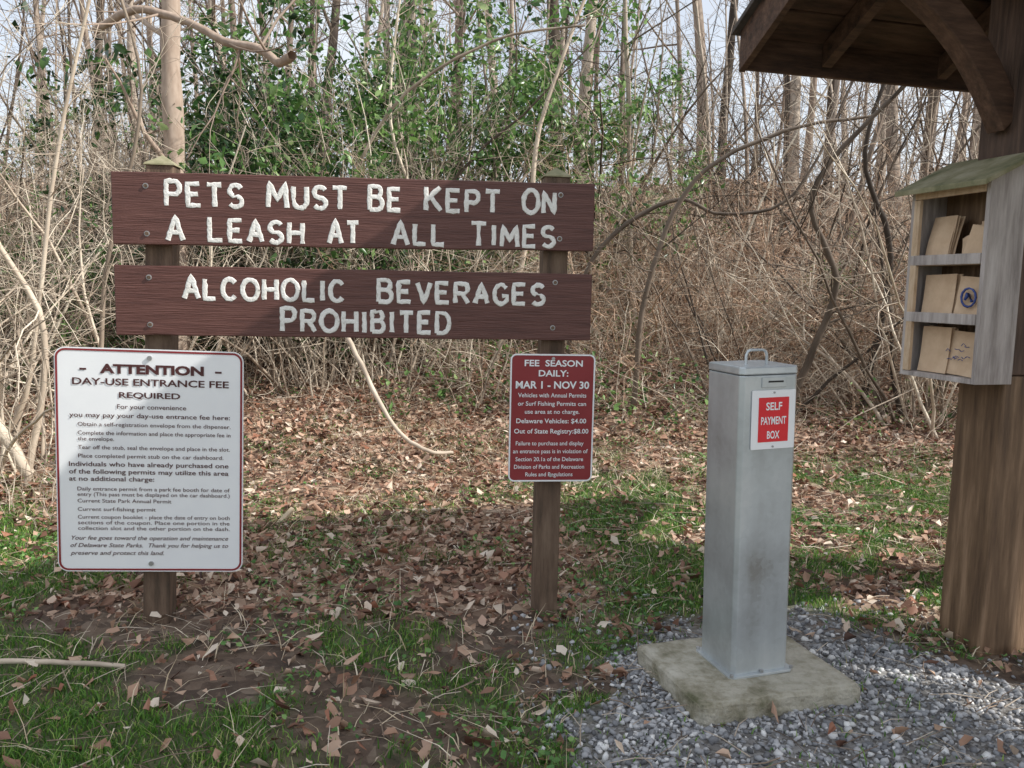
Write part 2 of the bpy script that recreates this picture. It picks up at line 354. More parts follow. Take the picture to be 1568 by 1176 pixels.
def grow(acc, p, d, L, r, depth, kids, wander=.16, grav=-.02, spread=.8, tips=None, nseg=None, lr=.45, first=.25, rr=.5, rmin=.0022):
    nseg = nseg or (9 if depth >= 2 else (5 if depth == 1 else 4))
    pts = [p.copy()]; rad = [r]; dd = d.normalized(); step = L/nseg; dirs = [dd]
    for i in range(nseg):
        dd = (dd+rv()*wander+Vector((0, 0, grav))).normalized()
        pts.append(pts[-1]+dd*step); rad.append(max(r*(1-.75*(i+1)/nseg), rmin*.7)); dirs.append(dd)
    acc.tube(pts, rad, 6 if r > .03 else (4 if r > .008 else 3))
    if tips is not None and depth <= 1: tips.extend(pts[1:])
    if depth > 0:
        for j in range(kids[0]):
            t = first+(1-first)*random.random(); i = min(int(t*nseg), nseg-1)
            q = pts[i].lerp(pts[i+1], random.random())
            nd = (dirs[i]*(1-spread*.5)+rv()*spread).normalized()
            grow(acc, q, nd, L*lr*(.6+.8*random.random())*(1.15-.5*t), max(rad[i]*rr, rmin), depth-1, kids[1:] or kids, wander*1.3, grav, spread, tips, None, lr, .1, rr, rmin)
def shrub(stems=12, L=2.6, r=.011, up=1.0, grav=-.035, base=.5, kids=(8, 5), wander=.17):
    acc = Acc()
    for i in range(stems):
        a = random.random()*6.28; p = Vector((math.cos(a), math.sin(a), 0))*base*random.random(); p.z = -.1
        d = Vector((math.cos(a)*random.random()*.7, math.sin(a)*random.random()*.7, up))
        grow(acc, p, d, L*(.6+.6*random.random()), r*(.5+1.0*random.random()), 2, kids, wander, grav)
    return acc.arrays()
shr = [shrub(10, 2.6, .014, kids=(7, 4)) for _ in range(5)]
vin = [shrub(18, 2.1, .008, .5, -.07, .9, (7, 3), .3) for _ in range(3)]
low = [shrub(12, 1.1, .006, .8, -.06, .6, (5, 2), .25) for _ in range(3)]
dks = [shrub(7, 3.2, .020, 1.0, -.02, .5, (6, 4), .16) for _ in range(3)]
def scatter(name, kinds, mat, places, smooth=True):
    """one merged mesh for a whole mass of similar plants"""
    Vs = []; Fs = []; base = 0
    for (x, y, s) in places:
        v, f = random.choice(kinds)
        Rm = np.array(Euler((random.gauss(0, .06), random.gauss(0, .06), random.random()*6.28)).to_matrix())
        w_ = (v*np.array([s, s, s*(.85+.3*random.random())]))@Rm.T+np.array([x, y, float(gh(x, y))-.03])
        Vs.append(w_); Fs.append(f+base); base += len(v)
    return np_mesh(name, np.concatenate(Vs), np.concatenate(Fs), mat, None, smooth)
U = random.uniform
pl = []
for i in range(20): pl.append((U(-6, -.5), U(6.8, 9.5), U(.8, 1.25)))
for i in range(4): pl.append((U(-2.4, .8), U(6.5, 7.3), U(.5, .8)))
for i in range(8): pl.append((U(-5, -2.6), U(4.8, 6.6), U(.7, 1.1)))
for i in range(15): pl.append((U(-.6, 7.0), U(8.0, 11), U(.7, 1.1)))
for i in range(5): pl.append((U(3.1, 5.5), U(6.2, 8), U(.7, 1.0)))
for i in range(22): pl.append((U(-10, 11), U(11, 18), U(.6, 1.0)))
scatter('bare_shrub_thicket', shr, M['bark'], pl)
pl = [(U(.8, 6.5), U(7.4, 11), U(.7, 1.15)) for i in range(17)]+[(U(-6, 0), U(8.5, 12), U(.8, 1.1)) for i in range(6)]
scatter('vine_thicket', vin, M['vine'], pl)
pl = [(U(-4.5, 5.), U(6.4, 9), U(.6, 1.2)) for i in range(32)]+[(U(-4.2, -2.4), U(4, 5.5), U(.4, .7)) for i in range(5)]
scatter('bramble_patch', low, M['bark'], pl)
pl = [(U(-6, 8), U(7.8, 14), U(.8, 1.2)) for i in range(26)]+[(1.9, 6.5, .7), (3.3, 6.6, .8)]
scatter('dark_shrub_thicket', dks, M['barkd'], pl)

def tree_arr(H, r, kids=(10, 5, 4), rmin=.006):
    acc = Acc(); grow(acc, Vector((0, 0, -.2)), Vector((random.gauss(0, .04), random.gauss(0, .04), 1)), H, r, 3, kids, .05, .004, .75, None, 14, .33, .3, .42, rmin)
    return acc.arrays()
t1 = [tree_arr(11, .10), tree_arr(9, .065), tree_arr(13, .14)]; t2 = [tree_arr(12, .12), tree_arr(10, .08)]
pl = [(U(-12, 14), U(13, 26), U(.7, 1.2)) for i in range(34)]+[(U(-28, 30), U(26, 50), U(1, 1.4)) for i in range(34)]
scatter('background_woods', t1, M['barkm'], pl)
pl = [(U(-12, 14), U(12, 26), U(.7, 1.2)) for i in range(18)]+[(U(-28, 30), U(26, 50), U(1, 1.4)) for i in range(18)]
scatter('background_woods', t2, M['barkd'], pl)
t3 = [tree_arr(6.5, .04, (7, 4, 3), .003), tree_arr(5.5, .03, (7, 4, 3), .003)]
pl = [(U(-5.5, 6), U(8.3, 13), U(.8, 1.3)) for i in range(18)]
scatter('sapling_trees', t3, M['barkm'], pl)
scatter('dapple_trees', t3, M['barkm'], [(7.6, 3.6, 1.0), (6.6, 2.2, 1.1), (9.0, 5.4, 1.2)])  # unseen saplings right of the frame, added to cast dappled shadow

def leafy(name, mat, spots, R0, H, nl, lsz, ncl=190):
    Vb, Fb, Vl, Fl = [], [], [], []; bb = bl = 0
    for (x, y, s) in spots:
        acc = Acc(); tips = []
        for i in range(7):
            a = random.random()*6.28
            grow(acc, Vector((0, 0, -.1)), Vector((math.cos(a)*.5*random.random()*R0, math.sin(a)*.5*random.random()*R0, 1)), H*(.7+.4*random.random()), .018, 2, (6, 4), .2, -.01, .8, tips)
        tp = np.array([tuple(t) for t in tips]); tp = tp[tp[:, 2] > .25]
        cl = tp[rng.integers(0, len(tp), ncl)]
        n_ = int(nl*min(s, 1)); c = cl[rng.integers(0, len(cl), n_)]+rng.normal(0, .085, (n_, 3))
        Vv, Fq = leaves(c[:, 0], c[:, 1], c[:, 2], lsz*(.6+.8*rng.random(n_)), .8, .45, .2)
        o = np.array([x, y, float(gh(x, y))-.05]); v, f = acc.arrays()
        Vb.append(v*s+o); Fb.append(f+bb); bb += len(v); Vl.append(Vv*s+o); Fl.append(Fq+bl); bl += len(Vv)
    e = empty(name)
    np_mesh('branches', np.concatenate(Vb), np.concatenate(Fb), M['barkm'], e, True); np_mesh('leaves', np.concatenate(Vl), np.concatenate(Fl), mat, e)
leafy('evergreen_shrub', M['green'], [(-.9, 7.9, 1.0), (-.1, 8.4, 1.1), (-.6, 9.4, 1.3), (-2.2, 8.9, 1.15), (-1.5, 8.0, .9), (-5.6, 8.2, .8), (-4.4, 7.2, .5), (.6, 10.8, .9), (3.3, 8.4, .35), (-3.4, 6.6, .35)], 1.3, 3.0, 3600, .07)
leafy('holly_bush', M['darkgreen'], [(-2.5, 7.9, 1.0), (-1.8, 7.4, .8), (-1.3, 7.3, .6), (-3.4, 9.0, 1.15), (-.9, 7.5, .55), (-2.9, 7.2, .7)], 1.1, 2.6, 3900, .08)
x = rng.random(12000)*9-5.5; y = 5.8+rng.random(12000)*3.2
k = fbm(x, y, 1.4, 91) > .54; x, y = x[k], y[k]
Vv, Fq = leaves(x, y, gh(x, y)+.03+.4*rng.random(len(x))**2, .03+.03*rng.random(len(x)), .6, .5, .2)
np_mesh('creeping_vine_leaves', Vv, Fq, M['green'])

def limb_tree(name, mat, limbs, twigs=(6, 4), tl=.5):
    acc = Acc()
    for pts, r0, r1 in limbs:
        P = [Vector(p) for p in pts]; out = []
        for i in range(len(P)-1):
            a = P[max(i-1, 0)]; b_ = P[i]; c = P[i+1]; d_ = P[min(i+2, len(P)-1)]
            for j in range(6):
                t = j/6
                out.append(.5*((2*b_)+(c-a)*t+(2*a-5*b_+4*c-d_)*t*t+(3*b_-a-3*c+d_)*t**3)+rv()*r0*.18)
        out.append(P[-1]); m = len(out)
        rad = [(r0+(r1-r0)*i/(m-1))*random.uniform(.93, 1.07) for i in range(m)]
        acc.tube(out, rad, 10 if r0 > .04 else 6)
        for q in range(twigs[0]):
            i = int(m*(.25+.7*random.random())); i = min(i, m-2)
            grow(acc, out[i], (out[i+1]-out[i]).normalized()*.4+rv()*.8, tl*(.6+.9*random.random()), max(rad[i]*.35, .003), 1, (twigs[1],), .2, 0)
    me = acc.mesh(name, mat); return link(bpy.data.objects.new(name, me))
g = lambda x, y: float(gh(x, y))
mt = bark_mat('rough_trunk_bark', [(.15, (.14, .10, .075)), (.5, (.36, .27, .21)), (.85, (.58, .47, .38))], 9)
limb_tree('tree', mt, [([(-2.63, 6.5, g(-2.62, 6.5)-.1), (-2.62, 6.5, 1.6), (-2.62, 6.5, 2.8), (-2.60, 6.5, 4.2), (-2.58, 6.6, 6.5)], .085, .06),
    ([(-3.1, 6.3, 3.0), (-2.75, 6.2, 3.12), (-2.35, 6.1, 3.02), (-2.05, 6.0, 2.86), (-1.8, 5.9, 2.80), (-1.62, 5.8, 2.68), (-1.5, 5.7, 2.70)], .028, .034)], (6, 5), .9)
limb_tree('bent_sapling', M['barkd'], [([(2.05, 6.3, .1), (2.25, 6.2, .8), (2.35, 6.1, 1.3), (2.1, 6.0, 1.9), (2.5, 5.8, 2.5), (2.75, 5.6, 2.75)], .03, .012),
    ([(.95, 6.4, .2), (1.0, 6.3, 1.2), (1.3, 6.2, 2.0), (1.9, 6.1, 2.35), (2.5, 6.0, 2.45)], .025, .010)], (9, 5), .6)
limb_tree('bent_sapling', M['barkd'], [([(.4, 6.8, .2), (.6, 6.7, 1.4), (1.2, 6.6, 1.9), (1.6, 6.5, 1.8), (2.1, 6.4, 1.95), (2.5, 6.4, 2.8)], .022, .008),
    ([(2.9, 6.8, .3), (3.0, 6.7, 1.5), (2.7, 6.6, 2.3), (2.9, 6.5, 3.2)], .03, .012)], (8, 5), .6)
limb_tree('sapling', M['bark'], [([(-2.75, 4.6, 0), (-2.6, 4.6, .9), (-2.85, 4.5, 1.6), (-2.7, 4.4, 2.6), (-3.0, 4.4, 3.2)], .020, .010),
    ([(-2.72, 4.6, .1), (-3.0, 4.5, .7), (-3.3, 4.3, 1.5), (-3.4, 4.2, 2.2)], .035, .02),
    ([(-3.3, 5, .1), (-2.9, 4.9, .5), (-2.6, 4.8, 1.9), (-2.2, 4.7, 3.2)], .02, .008),
    ([(-2.6, 5.2, .1), (-2.5, 5.1, 1.2), (-2.2, 5.0, 2.3), (-2.4, 4.9, 3.2)], .016, .008)], (14, 6), .8)
limb_tree('sapling', M['bark'], [([(-.2, 7.4, .4), (.1, 7.4, 1.6), (.2, 7.4, 2.6), (.6, 7.4, 3.8)], .03, .014), ([(-.9, 7.6, .4), (-.8, 7.6, 1.6), (-1.1, 7.4, 2.6), (-1.0, 7.4, 3.8)], .022, .010),
    ([(-1.6, 7.0, .3), (-1.5, 7.0, 1.6), (-1.0, 6.8, 2.6), (-.2, 6.7, 3.1), (.5, 6.6, 3.2)], .02, .008)], (10, 6), .8)
limb_tree('fallen_branch', M['bark'], [([(-1.15, 5.4, 1.0), (-.95, 5.2, .7), (-.72, 5.0, .35), (-.5, 4.9, .22), (-.35, 4.95, .2)], .018, .010)], (2, 2), .25)
limb_tree('fallen_branch', M['bark'], [([(-1.65, 2.42, .03), (-1.4, 2.44, .025), (-1.17, 2.43, .02)], .009, .008)], (0, 0), .1)
acc = Acc(); x, y = frustum_pts(4800, 1.7, 8.5, .4)
for a, b_ in zip(x, y):
    L = U(.03, .16) * (1 if b_ < 4 else 2.2); an = U(0, 6.28); zz = g(a, b_)+.012
    p = Vector((a, b_, zz)); q = p+Vector((math.cos(an)*L, math.sin(an)*L, U(0, .03)+(.1*random.random() if b_ > 5 else 0)))
    rr_ = U(.0008, .0024)
    acc.tube([p, p.lerp(q, .5)+Vector((U(-1, 1)*L*.12, U(-1, 1)*L*.12, .004)), q], [rr_, rr_*.9, rr_*.6], 3)
link(bpy.data.objects.new('ground_twigs', acc.mesh('ground_twigs', M['twig'])))
box_ = box('broken_wood_chip', -.012, .012, -.06, .06, 0, .02, M['straw'], None, .004); box_.location = (-1.12, 4.05, g(-1.12, 4.05)+.03); box_.rotation_euler = (.6, .2, -.5)

# ------------------------------------------------------------ stroke lettering
def arc(cx, cy, rx, ry, a0, a1, n=12): return [(cx+rx*math.cos(R(a0+(a1-a0)*i/n)), cy+ry*math.sin(R(a0+(a1-a0)*i/n))) for i in range(n+1)]
GL = {
 'A': [[(0, 0), (.5, 1), (1, 0)], [(.18, .33), (.82, .33)]],
 'B': [[(0, 0), (0, 1), (.55, 1)]+arc(.55, .77, .32, .23, 90, -90, 8)+[(0, .54)], [(.55, .54)]+arc(.6, .27, .38, .27, 90, -90, 8)+[(0, 0)]],
 'C': [arc(.52, .5, .52, .5, 42, 318, 16)],
 'D': [[(0, 0), (0, 1), (.4, 1)]+arc(.45, .5, .52, .5, 90, -90, 12)+[(0, 0)]],
 'E': [[(.95, 1), (0, 1), (0, 0), (1, 0)], [(0, .52), (.8, .52)]],
 'G': [arc(.52, .5, .52, .5, 42, 300, 16)+[(.98, .18), (.98, .42), (.62, .42)]],
 'H': [[(0, 0), (0, 1)], [(1, 0), (1, 1)], [(0, .5), (1, .5)]],
 'I': [[(.5, 0), (.5, 1)]],
 'K': [[(0, 0), (0, 1)], [(.95, 1), (0, .42)], [(.3, .6), (1, 0)]],
 'L': [[(0, 1), (0, 0), (.95, 0)]],
 'M': [[(0, 0), (.08, 1), (.5, .3), (.92, 1), (1, 0)]],
 'N': [[(0, 0), (0, 1), (1, 0), (1, 1)]],
 'O': [arc(.5, .5, .52, .5, 0, 360, 20)],
 'P': [[(0, 0), (0, 1), (.55, 1)]+arc(.58, .73, .38, .27, 90, -90, 8)+[(0, .46)]],
 'R': [[(0, 0), (0, 1), (.55, 1)]+arc(.58, .75, .36, .25, 90, -90, 8)+[(0, .5)], [(.5, .5), (1, 0)]],
 'S': [arc(.5, .75, .44, .25, 30, 270, 10)+arc(.5, .25, .46, .25, 90, -150, 10)],
 'T': [[(0, 1), (1, 1)], [(.5, 1), (.5, 0)]],
 'U': [[(0, 1), (0, .35)]+arc(.5, .35, .5, .35, 180, 360, 10)+[(1, 1)]],
 'V': [[(0, 1), (.5, 0), (1, 1)]],
}
WD = {'I': .18, 'M': 1.05, 'O': .98, 'C': .9, 'L': .72, 'E': .75, 'K': .8, 'T': .85, 'B': .75, 'P': .75}
def word_strokes(word, x0, x1, z0, cap, small):
    gap = .38; ws = [WD.get(c, .82)*(1 if i == 0 else small/cap) for i, c in enumerate(word)]
    tot = sum(ws)+gap*(len(word)-1); k = (x1-x0)/tot if tot else 1; cx = x0; out = []
    for i, c in enumerate(word):
        h = cap if i == 0 else small
        dz = random.uniform(-.0015, .0015)
        for s in GL[c]: out.append([(cx+px*ws[i]*k, z0+dz+pz*h) for px, pz in s])
        cx += (ws[i]+gap)*k
    return out
def letters(name, strokes, parent, y, r=.0080):
    cu = bpy.data.curves.new(name, 'CURVE'); cu.dimensions = '3D'; cu.bevel_depth = r; cu.bevel_resolution = 2; cu.use_fill_caps = True
    for s in strokes:
        pts = []
        for i in range(len(s)-1):
            (a, b_), (c, d_) = s[i], s[i+1]; L = math.hypot(c-a, d_-b_); m = max(1, int(L/.010))
            for j in range(m): pts.append((a+(c-a)*j/m, b_+(d_-b_)*j/m))
        pts.append(s[-1])
        sp = cu.splines.new('POLY'); sp.points.add(len(pts)-1)
        for q, (a, b_) in enumerate(pts):
            sp.points[q].co = (a+random.gauss(0, .0005), 0, b_+random.gauss(0, .0005), 1); sp.points[q].radius = 1+random.gauss(0, .09)
    cu.materials.append(M['letter'])
    ob = link(bpy.data.objects.new('tmp_curve', cu)); bpy.context.view_layer.update(); dg = bpy.context.evaluated_depsgraph_get()
    me = bpy.data.meshes.new_from_object(ob.evaluated_get(dg)); bpy.data.objects.remove(ob)
    o2 = bpy.data.objects.new(name, me); link(o2, parent); o2.location = (0, y, 0); o2.scale = (1, .14, 1)
    return o2
def text_lines(name, lines, mat, parent, y, sx, sz, ox, oz):
    """lines: (text, left, right, centre_row, cap_height, offset, shear) in sign drawing units"""
    Vs = []; Fs = []
    for (t, l, r_, row, cap, off, sh) in lines:
        cu = bpy.data.curves.new('t', 'FONT'); cu.body = t; cu.size = 1; cu.offset = off; cu.shear = sh; cu.resolution_u = 3
        ob = link(bpy.data.objects.new('t', cu)); bpy.context.view_layer.update()
        me = bpy.data.meshes.new_from_object(ob.evaluated_get(bpy.context.evaluated_depsgraph_get()))
        v = np.array([tuple(q.co) for q in me.vertices]); f = [tuple(p.vertices) for p in me.polygons]
        bpy.data.objects.remove(ob)
        if not len(v): continue
        a, b_ = v[:, 0].min(), v[:, 0].max()
        nx_ = l+(v[:, 0]-a)/(b_-a)*(r_-l); nz_ = row-(v[:, 1]-.35)/.70*cap
        base = len(Vs)
        for p, q in zip(nx_, nz_): Vs.append(((p-ox)*sx, y, (oz-q)*sz))
        Fs += [tuple(base+k for k in ff) for ff in f]
    return mesh_py(name, Vs, Fs, mat, parent)

# ------------------------------------------------------------ timber notice sign
ang = math.atan2(.16, 1.407)
sign = empty('wooden_park_sign', (-1.31, 2.734, 0), ang)
LB = 1.592; TB = .04
def board(name, z0l, z1l, z0r, z1r):
    n = 24; V = []; F = []
    for i in range(n+1):
        t = i/n; xx = LB*t
        zl = z0l+(z0r-z0l)*t+random.gauss(0, .0008); zh = z1l+(z1r-z1l)*t+random.gauss(0, .0008)
        V += [(xx, 0, zl), (xx, 0, zh), (xx, TB, zh), (xx, TB, zl)]
    for i in range(n):
        a = i*4; b_ = a+4
        for k in range(4): F.append((a+k, a+(k+1) % 4, b_+(k+1) % 4, b_+k)[::-1])
    F.append((0, 1, 2, 3)); F.append((n*4+3, n*4+2, n*4+1, n*4))
    return mesh_py(name, V, F, M['board'], sign, .003)
board('upper_board', 1.316, 1.548, 1.332, 1.561); board('lower_board', 1.019, 1.249, 1.022, 1.253)
def sx_of(px):
    p = (px-172)/737.; return LB*p*2.735/((1-p)*2.914+p*2.735)
def put(words, ztl, zbl, ztr, zbr, top, bot, sm=.9):
    out = []
    for w, a, b_ in words:
        x0, x1 = sx_of(a+4), sx_of(b_-4); t = x0/LB
        zt = ztl+(ztr-ztl)*t; zb = zbl+(zbr-zbl)*t; h = zt-zb
        z0 = zt-bot*h+.007; cap = (bot-top)*h-.014
        out += word_strokes(w, x0, x1, z0, cap, cap*sm)
    return out
st = put([('PETS', 252, 376), ('MUST', 407, 535), ('BE', 562, 617), ('KEPT', 648, 768), ('ON', 797, 852)], 1.548, 1.316, 1.561, 1.332, .08, .475)
st += put([('A', 253, 284), ('LEASH', 317, 467), ('AT', 500, 553), ('ALL', 598, 685), ('TIMES', 718, 853)], 1.548, 1.316, 1.561, 1.332, .58, .965)
letters('upper_lettering', st, sign, -.0004)
st = put([('ALCOHOLIC', 276, 530), ('BEVERAGES', 576, 840)], 1.249, 1.019, 1.253, 1.022, .11, .49)
st += put([('PROHIBITED', 427, 694)], 1.249, 1.019, 1.253, 1.022, .55, .94)
letters('lower_lettering', st, sign, -.0004)
for px, zz in ((225, 1.505), (225, 1.352), (226, 1.21), (226, 1.055), (857, 1.52), (857, 1.372), (852, 1.222), (850, 1.065)):
    xx = sx_of(px); cyl('bolt_washer', (xx, -.002, zz), (xx, .002, zz), .009, M['steel'], sign); cyl('bolt', (xx, -.006, zz), (xx, -.001, zz), .006, M['post'], sign, 10)
def post(name, xb, xt, zt, cap, h=.088):
    V = []; F = []; y0 = TB+.002; n = 10
    for i in range(n+1):
        t = i/n; xc = xb+(xt-xb)*t; z = -.25+(zt+.25)*t; w = .044+random.gauss(0, .0006)
        V += [(xc-w, y0, z), (xc+w, y0, z), (xc+w, y0+h, z), (xc-w, y0+h, z)]
    for i in range(n):
        a = i*4
        for k in range(4): F.append((a+k, a+(k+1) % 4, a+4+(k+1) % 4, a+4+k))
    F.append((0, 3, 2, 1))
    m_ = len(V); V.append((xt, y0+h/2, zt+cap)); a = n*4
    for k in range(4): F.append((a+k, a+(k+1) % 4, m_))
    mesh_py(name, V, F, M['post'], sign, .004)
post('left_post', .078, .140, 1.578, .032); post('right_post', 1.464, 1.468, 1.586, .015)
for xt, zt in ((.140, 1.578), (1.468, 1.586)):
    yc = TB+.046
    mesh_py('post_cap', [(xt-.05, yc-.05, zt), (xt+.05, yc-.05, zt), (xt+.05, yc+.05, zt), (xt-.05, yc+.05, zt), (xt-.048, yc-.048, zt+.006), (xt+.048, yc-.048, zt+.006), (xt+.048, yc+.048, zt+.006), (xt-.048, yc+.048, zt+.006), (xt, yc, zt+.038)],
        [(0, 3, 2, 1), (0, 1, 5, 4), (1, 2, 6, 5), (2, 3, 7, 6), (3, 0, 4, 7), (4, 5, 8), (5, 6, 8), (6, 7, 8), (7, 4, 8)], M['mosswood'], sign, .001)

# attention sign -----------------------------------------------------
att = empty('attention_sign', (-1.212, 2.7435, .592), ang)
W, H = .605, .762
att.rotation_euler = Matrix.Rotation(ang, 3, 'Z').to_euler()
att.rotation_euler.rotate_axis('Y', R(1.2))
plate('panel', W, H, .035, .003, M['white'], att)
ring('border', W-.008, H-.008, .031, .0065, M['redprint'], att, -.0015)
B0 = .002
L = [('ATTENTION', 156, 312, 564, 13, .045, 0), ('-', 126, 136, 563, 13, .03, 0), ('-', 329, 339, 563, 13, .03, 0),
 ('DAY-USE ENTRANCE FEE', 115, 350, 583.5, 10, .018, 0), ('REQUIRED', 184, 276, 603, 8.5, .018, 0),
 ('For your convenience', 181, 285, 620.5, 6.8, .006, 0), ('you may pay your day-use entrance fee here:', 110, 352, 634, 6.8, .008, 0),
 ('Obtain a self-registration envelope from the dispenser.', 122, 353, 648, 6, B0, 0), ('Complete the information and place the appropriate fee in', 122, 353, 661, 6, B0, 0), ('the envelope.', 122, 176, 670, 6, B0, 0),
 ('Tear off the stub, seal the envelope and place in the slot.', 122, 352, 683, 6, B0, 0), ('Place completed permit stub on the car dashboard.', 122, 342, 696, 6, B0, 0),
 ('Individuals who have already purchased one', 108, 350, 708.5, 7, .010, 0), ('of the following permits may utilize this area', 108, 350, 720, 7, .010, 0), ('at no additional charge:', 108, 236, 731, 7, .010, 0),
 ('Daily entrance permit from a park fee booth for date of', 120, 352, 746.5, 5.8, B0, 0), ('entry (This pass must be displayed on the car dashboard.)', 120, 352, 755, 5.8, B0, 0), ('Current State Park Annual Permit', 120, 262, 765, 5.8, B0, 0),
 ('Current surf-fishing permit', 120, 238, 778, 5.8, B0, 0), ('Current coupon booklet - place the date of entry on both', 120, 352, 790, 5.8, B0, 0), ('sections of the coupon. Place one portion in the', 120, 352, 798.7, 5.8, B0, 0), ('collection slot and the other portion on the dash.', 120, 352, 807.5, 5.8, B0, 0),
 ('Your fee goes toward the operation and maintenance', 110, 350, 822.5, 6.4, .004, .3), ('of Delaware State Parks.  Thank you for helping us to', 108, 350, 834, 6.4, .004, .3), ('preserve and protect this land.', 108, 250, 846, 6.4, .004, .3)]
text_lines('lettering', L, M['ink'], att, -.002, W/284., H/342., 230.5, 704.5)
for zz in (.352, -.352): cyl('bolt', (.0, -.006, zz), (0, .0, zz), .008, M['steel'], att)

# fee sign ----------------------------------------------------------
fx = .143; fee = empty('fee_season_sign', (fx, 2.887+.1137*fx, .745), ang)
W, H = .303, .457
plate('panel', W, H, .022, .003, M['redprint'], fee)
ring('border', W-.001, H-.001, .0215, .0055, M['white'], fee, -.0015)
L = [('FEE  SEASON', 801, 891, 554, 9.5, .022, 0), ('DAILY:', 823, 869, 569.5, 9.5, .022, 0), ('MAR 1 - NOV 30', 788, 902, 587.5, 11, .025, 0),
 ('Vehicles with Annual Permits', 792, 898, 603.5, 6.6, .008, 0), ('or Surf Fishing Permits can', 792, 898, 616.5, 6.6, .008, 0), ('use area at no charge.', 803, 888, 629, 6.6, .008, 0),
 ('Delaware Vehicles: $4.00', 790, 899, 643.5, 7.2, .012, 0), ('Out of State Registry:$8.00', 787, 903, 659.5, 7.2, .012, 0),
 ('Failure to purchase and display', 790, 896, 678.5, 6.4, .006, 0), ('an entrance pass is in violation of', 786, 903, 691, 6.4, .006, 0), ('Section 20.1a of the Delaware', 790, 896, 703.5, 6.4, .006, 0), ('Division of Parks and Recreation', 788, 898, 715.5, 6.4, .006, 0), ('Rules and Regulations', 806, 880, 727.5, 6.4, .006, 0)]
text_lines('lettering', L, M['white'], fee, -.002, W/132., H/199.5, 845, 639.5)
for zz in (.212, -.205): cyl('bolt', (.0, -.006, zz), (0, 0, zz), .006, M['steel'], fee)
box('spacer', -.03, .03, .0032, .03, -.2, .2, M['post'], fee)

# ------------------------------------------------------------ payment box
slab = empty('concrete_slab', (.735, 2.45, .012), R(16.5))
bm = bmesh.new(); bmesh.ops.create_cube(bm, size=1)
bmesh.ops.scale(bm, vec=(.525, .42, .10), verts=bm.verts)
bmesh.ops.bevel(bm, geom=bm.edges[:], offset=.006, segments=2, affect='EDGES')
bmesh.ops.subdivide_edges(bm, edges=[e for e in bm.edges if e.calc_length() > .06], cuts=24, use_grid_fill=True)
for v in bm.verts:
    k = float(fbm(v.co.x*1.0, v.co.y+v.co.z*3, 24, 61)-.5)*.010
    v.co += Vector((v.co.x, v.co.y, 0)).normalized()*k; v.co.z += k*.2
me = bpy.data.meshes.new('slab'); bm.to_mesh(me); bm.free(); me.materials.append(M['concrete'])
for p in me.polygons: p.use_smooth = True
link(bpy.data.objects.new('slab', me), slab)

pb = empty('self_payment_box', (.737, 2.472, .062), 0)
pb.rotation_euler = Matrix.Rotation(R(17), 3, 'Z').to_euler(); pb.rotation_euler.rotate_axis('Y', R(-1.4))
w = .096; c = .012
prof = [(-w+c, -w), (w-c, -w), (w, -w+c), (w, w-c), (w-c, w), (-w+c, w), (-w, w-c), (-w, -w+c)]
def prism(name, prof, z0, z1, mat, parent, bevel=0, sc=1):
    n = len(prof); V = [(a, b_, z0) for a, b_ in prof]+[(a*sc, b_*sc, z1) for a, b_ in prof]
    return mesh_py(name, V, [tuple(range(n))[::-1], tuple(range(n, 2*n))]+[(i, (i+1) % n, n+(i+1) % n, n+i) for i in range(n)], mat, parent, bevel)
prism('column', prof, .006, .905, M['galv'], pb, .003)
prism('lid', [(a*1.02, b_*1.02) for a, b_ in prof], .907, .930, M['galv'], pb, .004, .985)
prism('base_flange', [(a*1.14, b_*1.14) for a, b_ in prof], 0, .008, M['galv'], pb, .001)
for a, b_ in ((.104, -.104), (-.104, -.104), (0, -.1035), (-.104, .1)): cyl('anchor_bolt', (a*.98, b_*.98, .008), (a*.98, b_*.98, .016), .006, M['steel'], pb, 6)
hp = [(-.035, -.02, .93), (-.035, -.02, .955), (-.03, -.02, .968), (-.02, -.02, .972), (.02, -.02, .972), (.03, -.02, .968), (.035, -.02, .955), (.035, -.02, .93)]
acc = Acc(); acc.tube([Vector(p) for p in hp], [.0045]*8, 8); me = acc.mesh('handle', M['galv']); link(bpy.data.objects.new('handle', me), pb)
box('slot_plate', -.03, .05, -w-.004, -w-.0005, .870, .899, M['galv'], pb, .001)
box('deposit_slot', -.01, .04, -w-.005, -w-.0042, .884, .889, M['dark'], pb, 0)
lab = empty('label', (.010, -w-.0045, .776)); lab.parent = pb
plate('label_panel', .144, .172, .003, .002, M['white'], lab)
plate('label_red_field', .100, .130, .001, .0006, M['redprint2'], lab, -.0012)
text_lines('label_text', [('SELF', -14, 14, -18, 10, .02, 0), ('PAYMENT', -22, 22, 1, 10, .02, 0), ('BOX', -11, 11, 20, 10, .02, 0)], M['white'], lab, -.0022, .0019, .0022, 0, 0)
for zz in (.079, -.079): cyl('rivet', (0, -.003, zz), (0, 0, zz), .003, M['steel'], lab, 8)

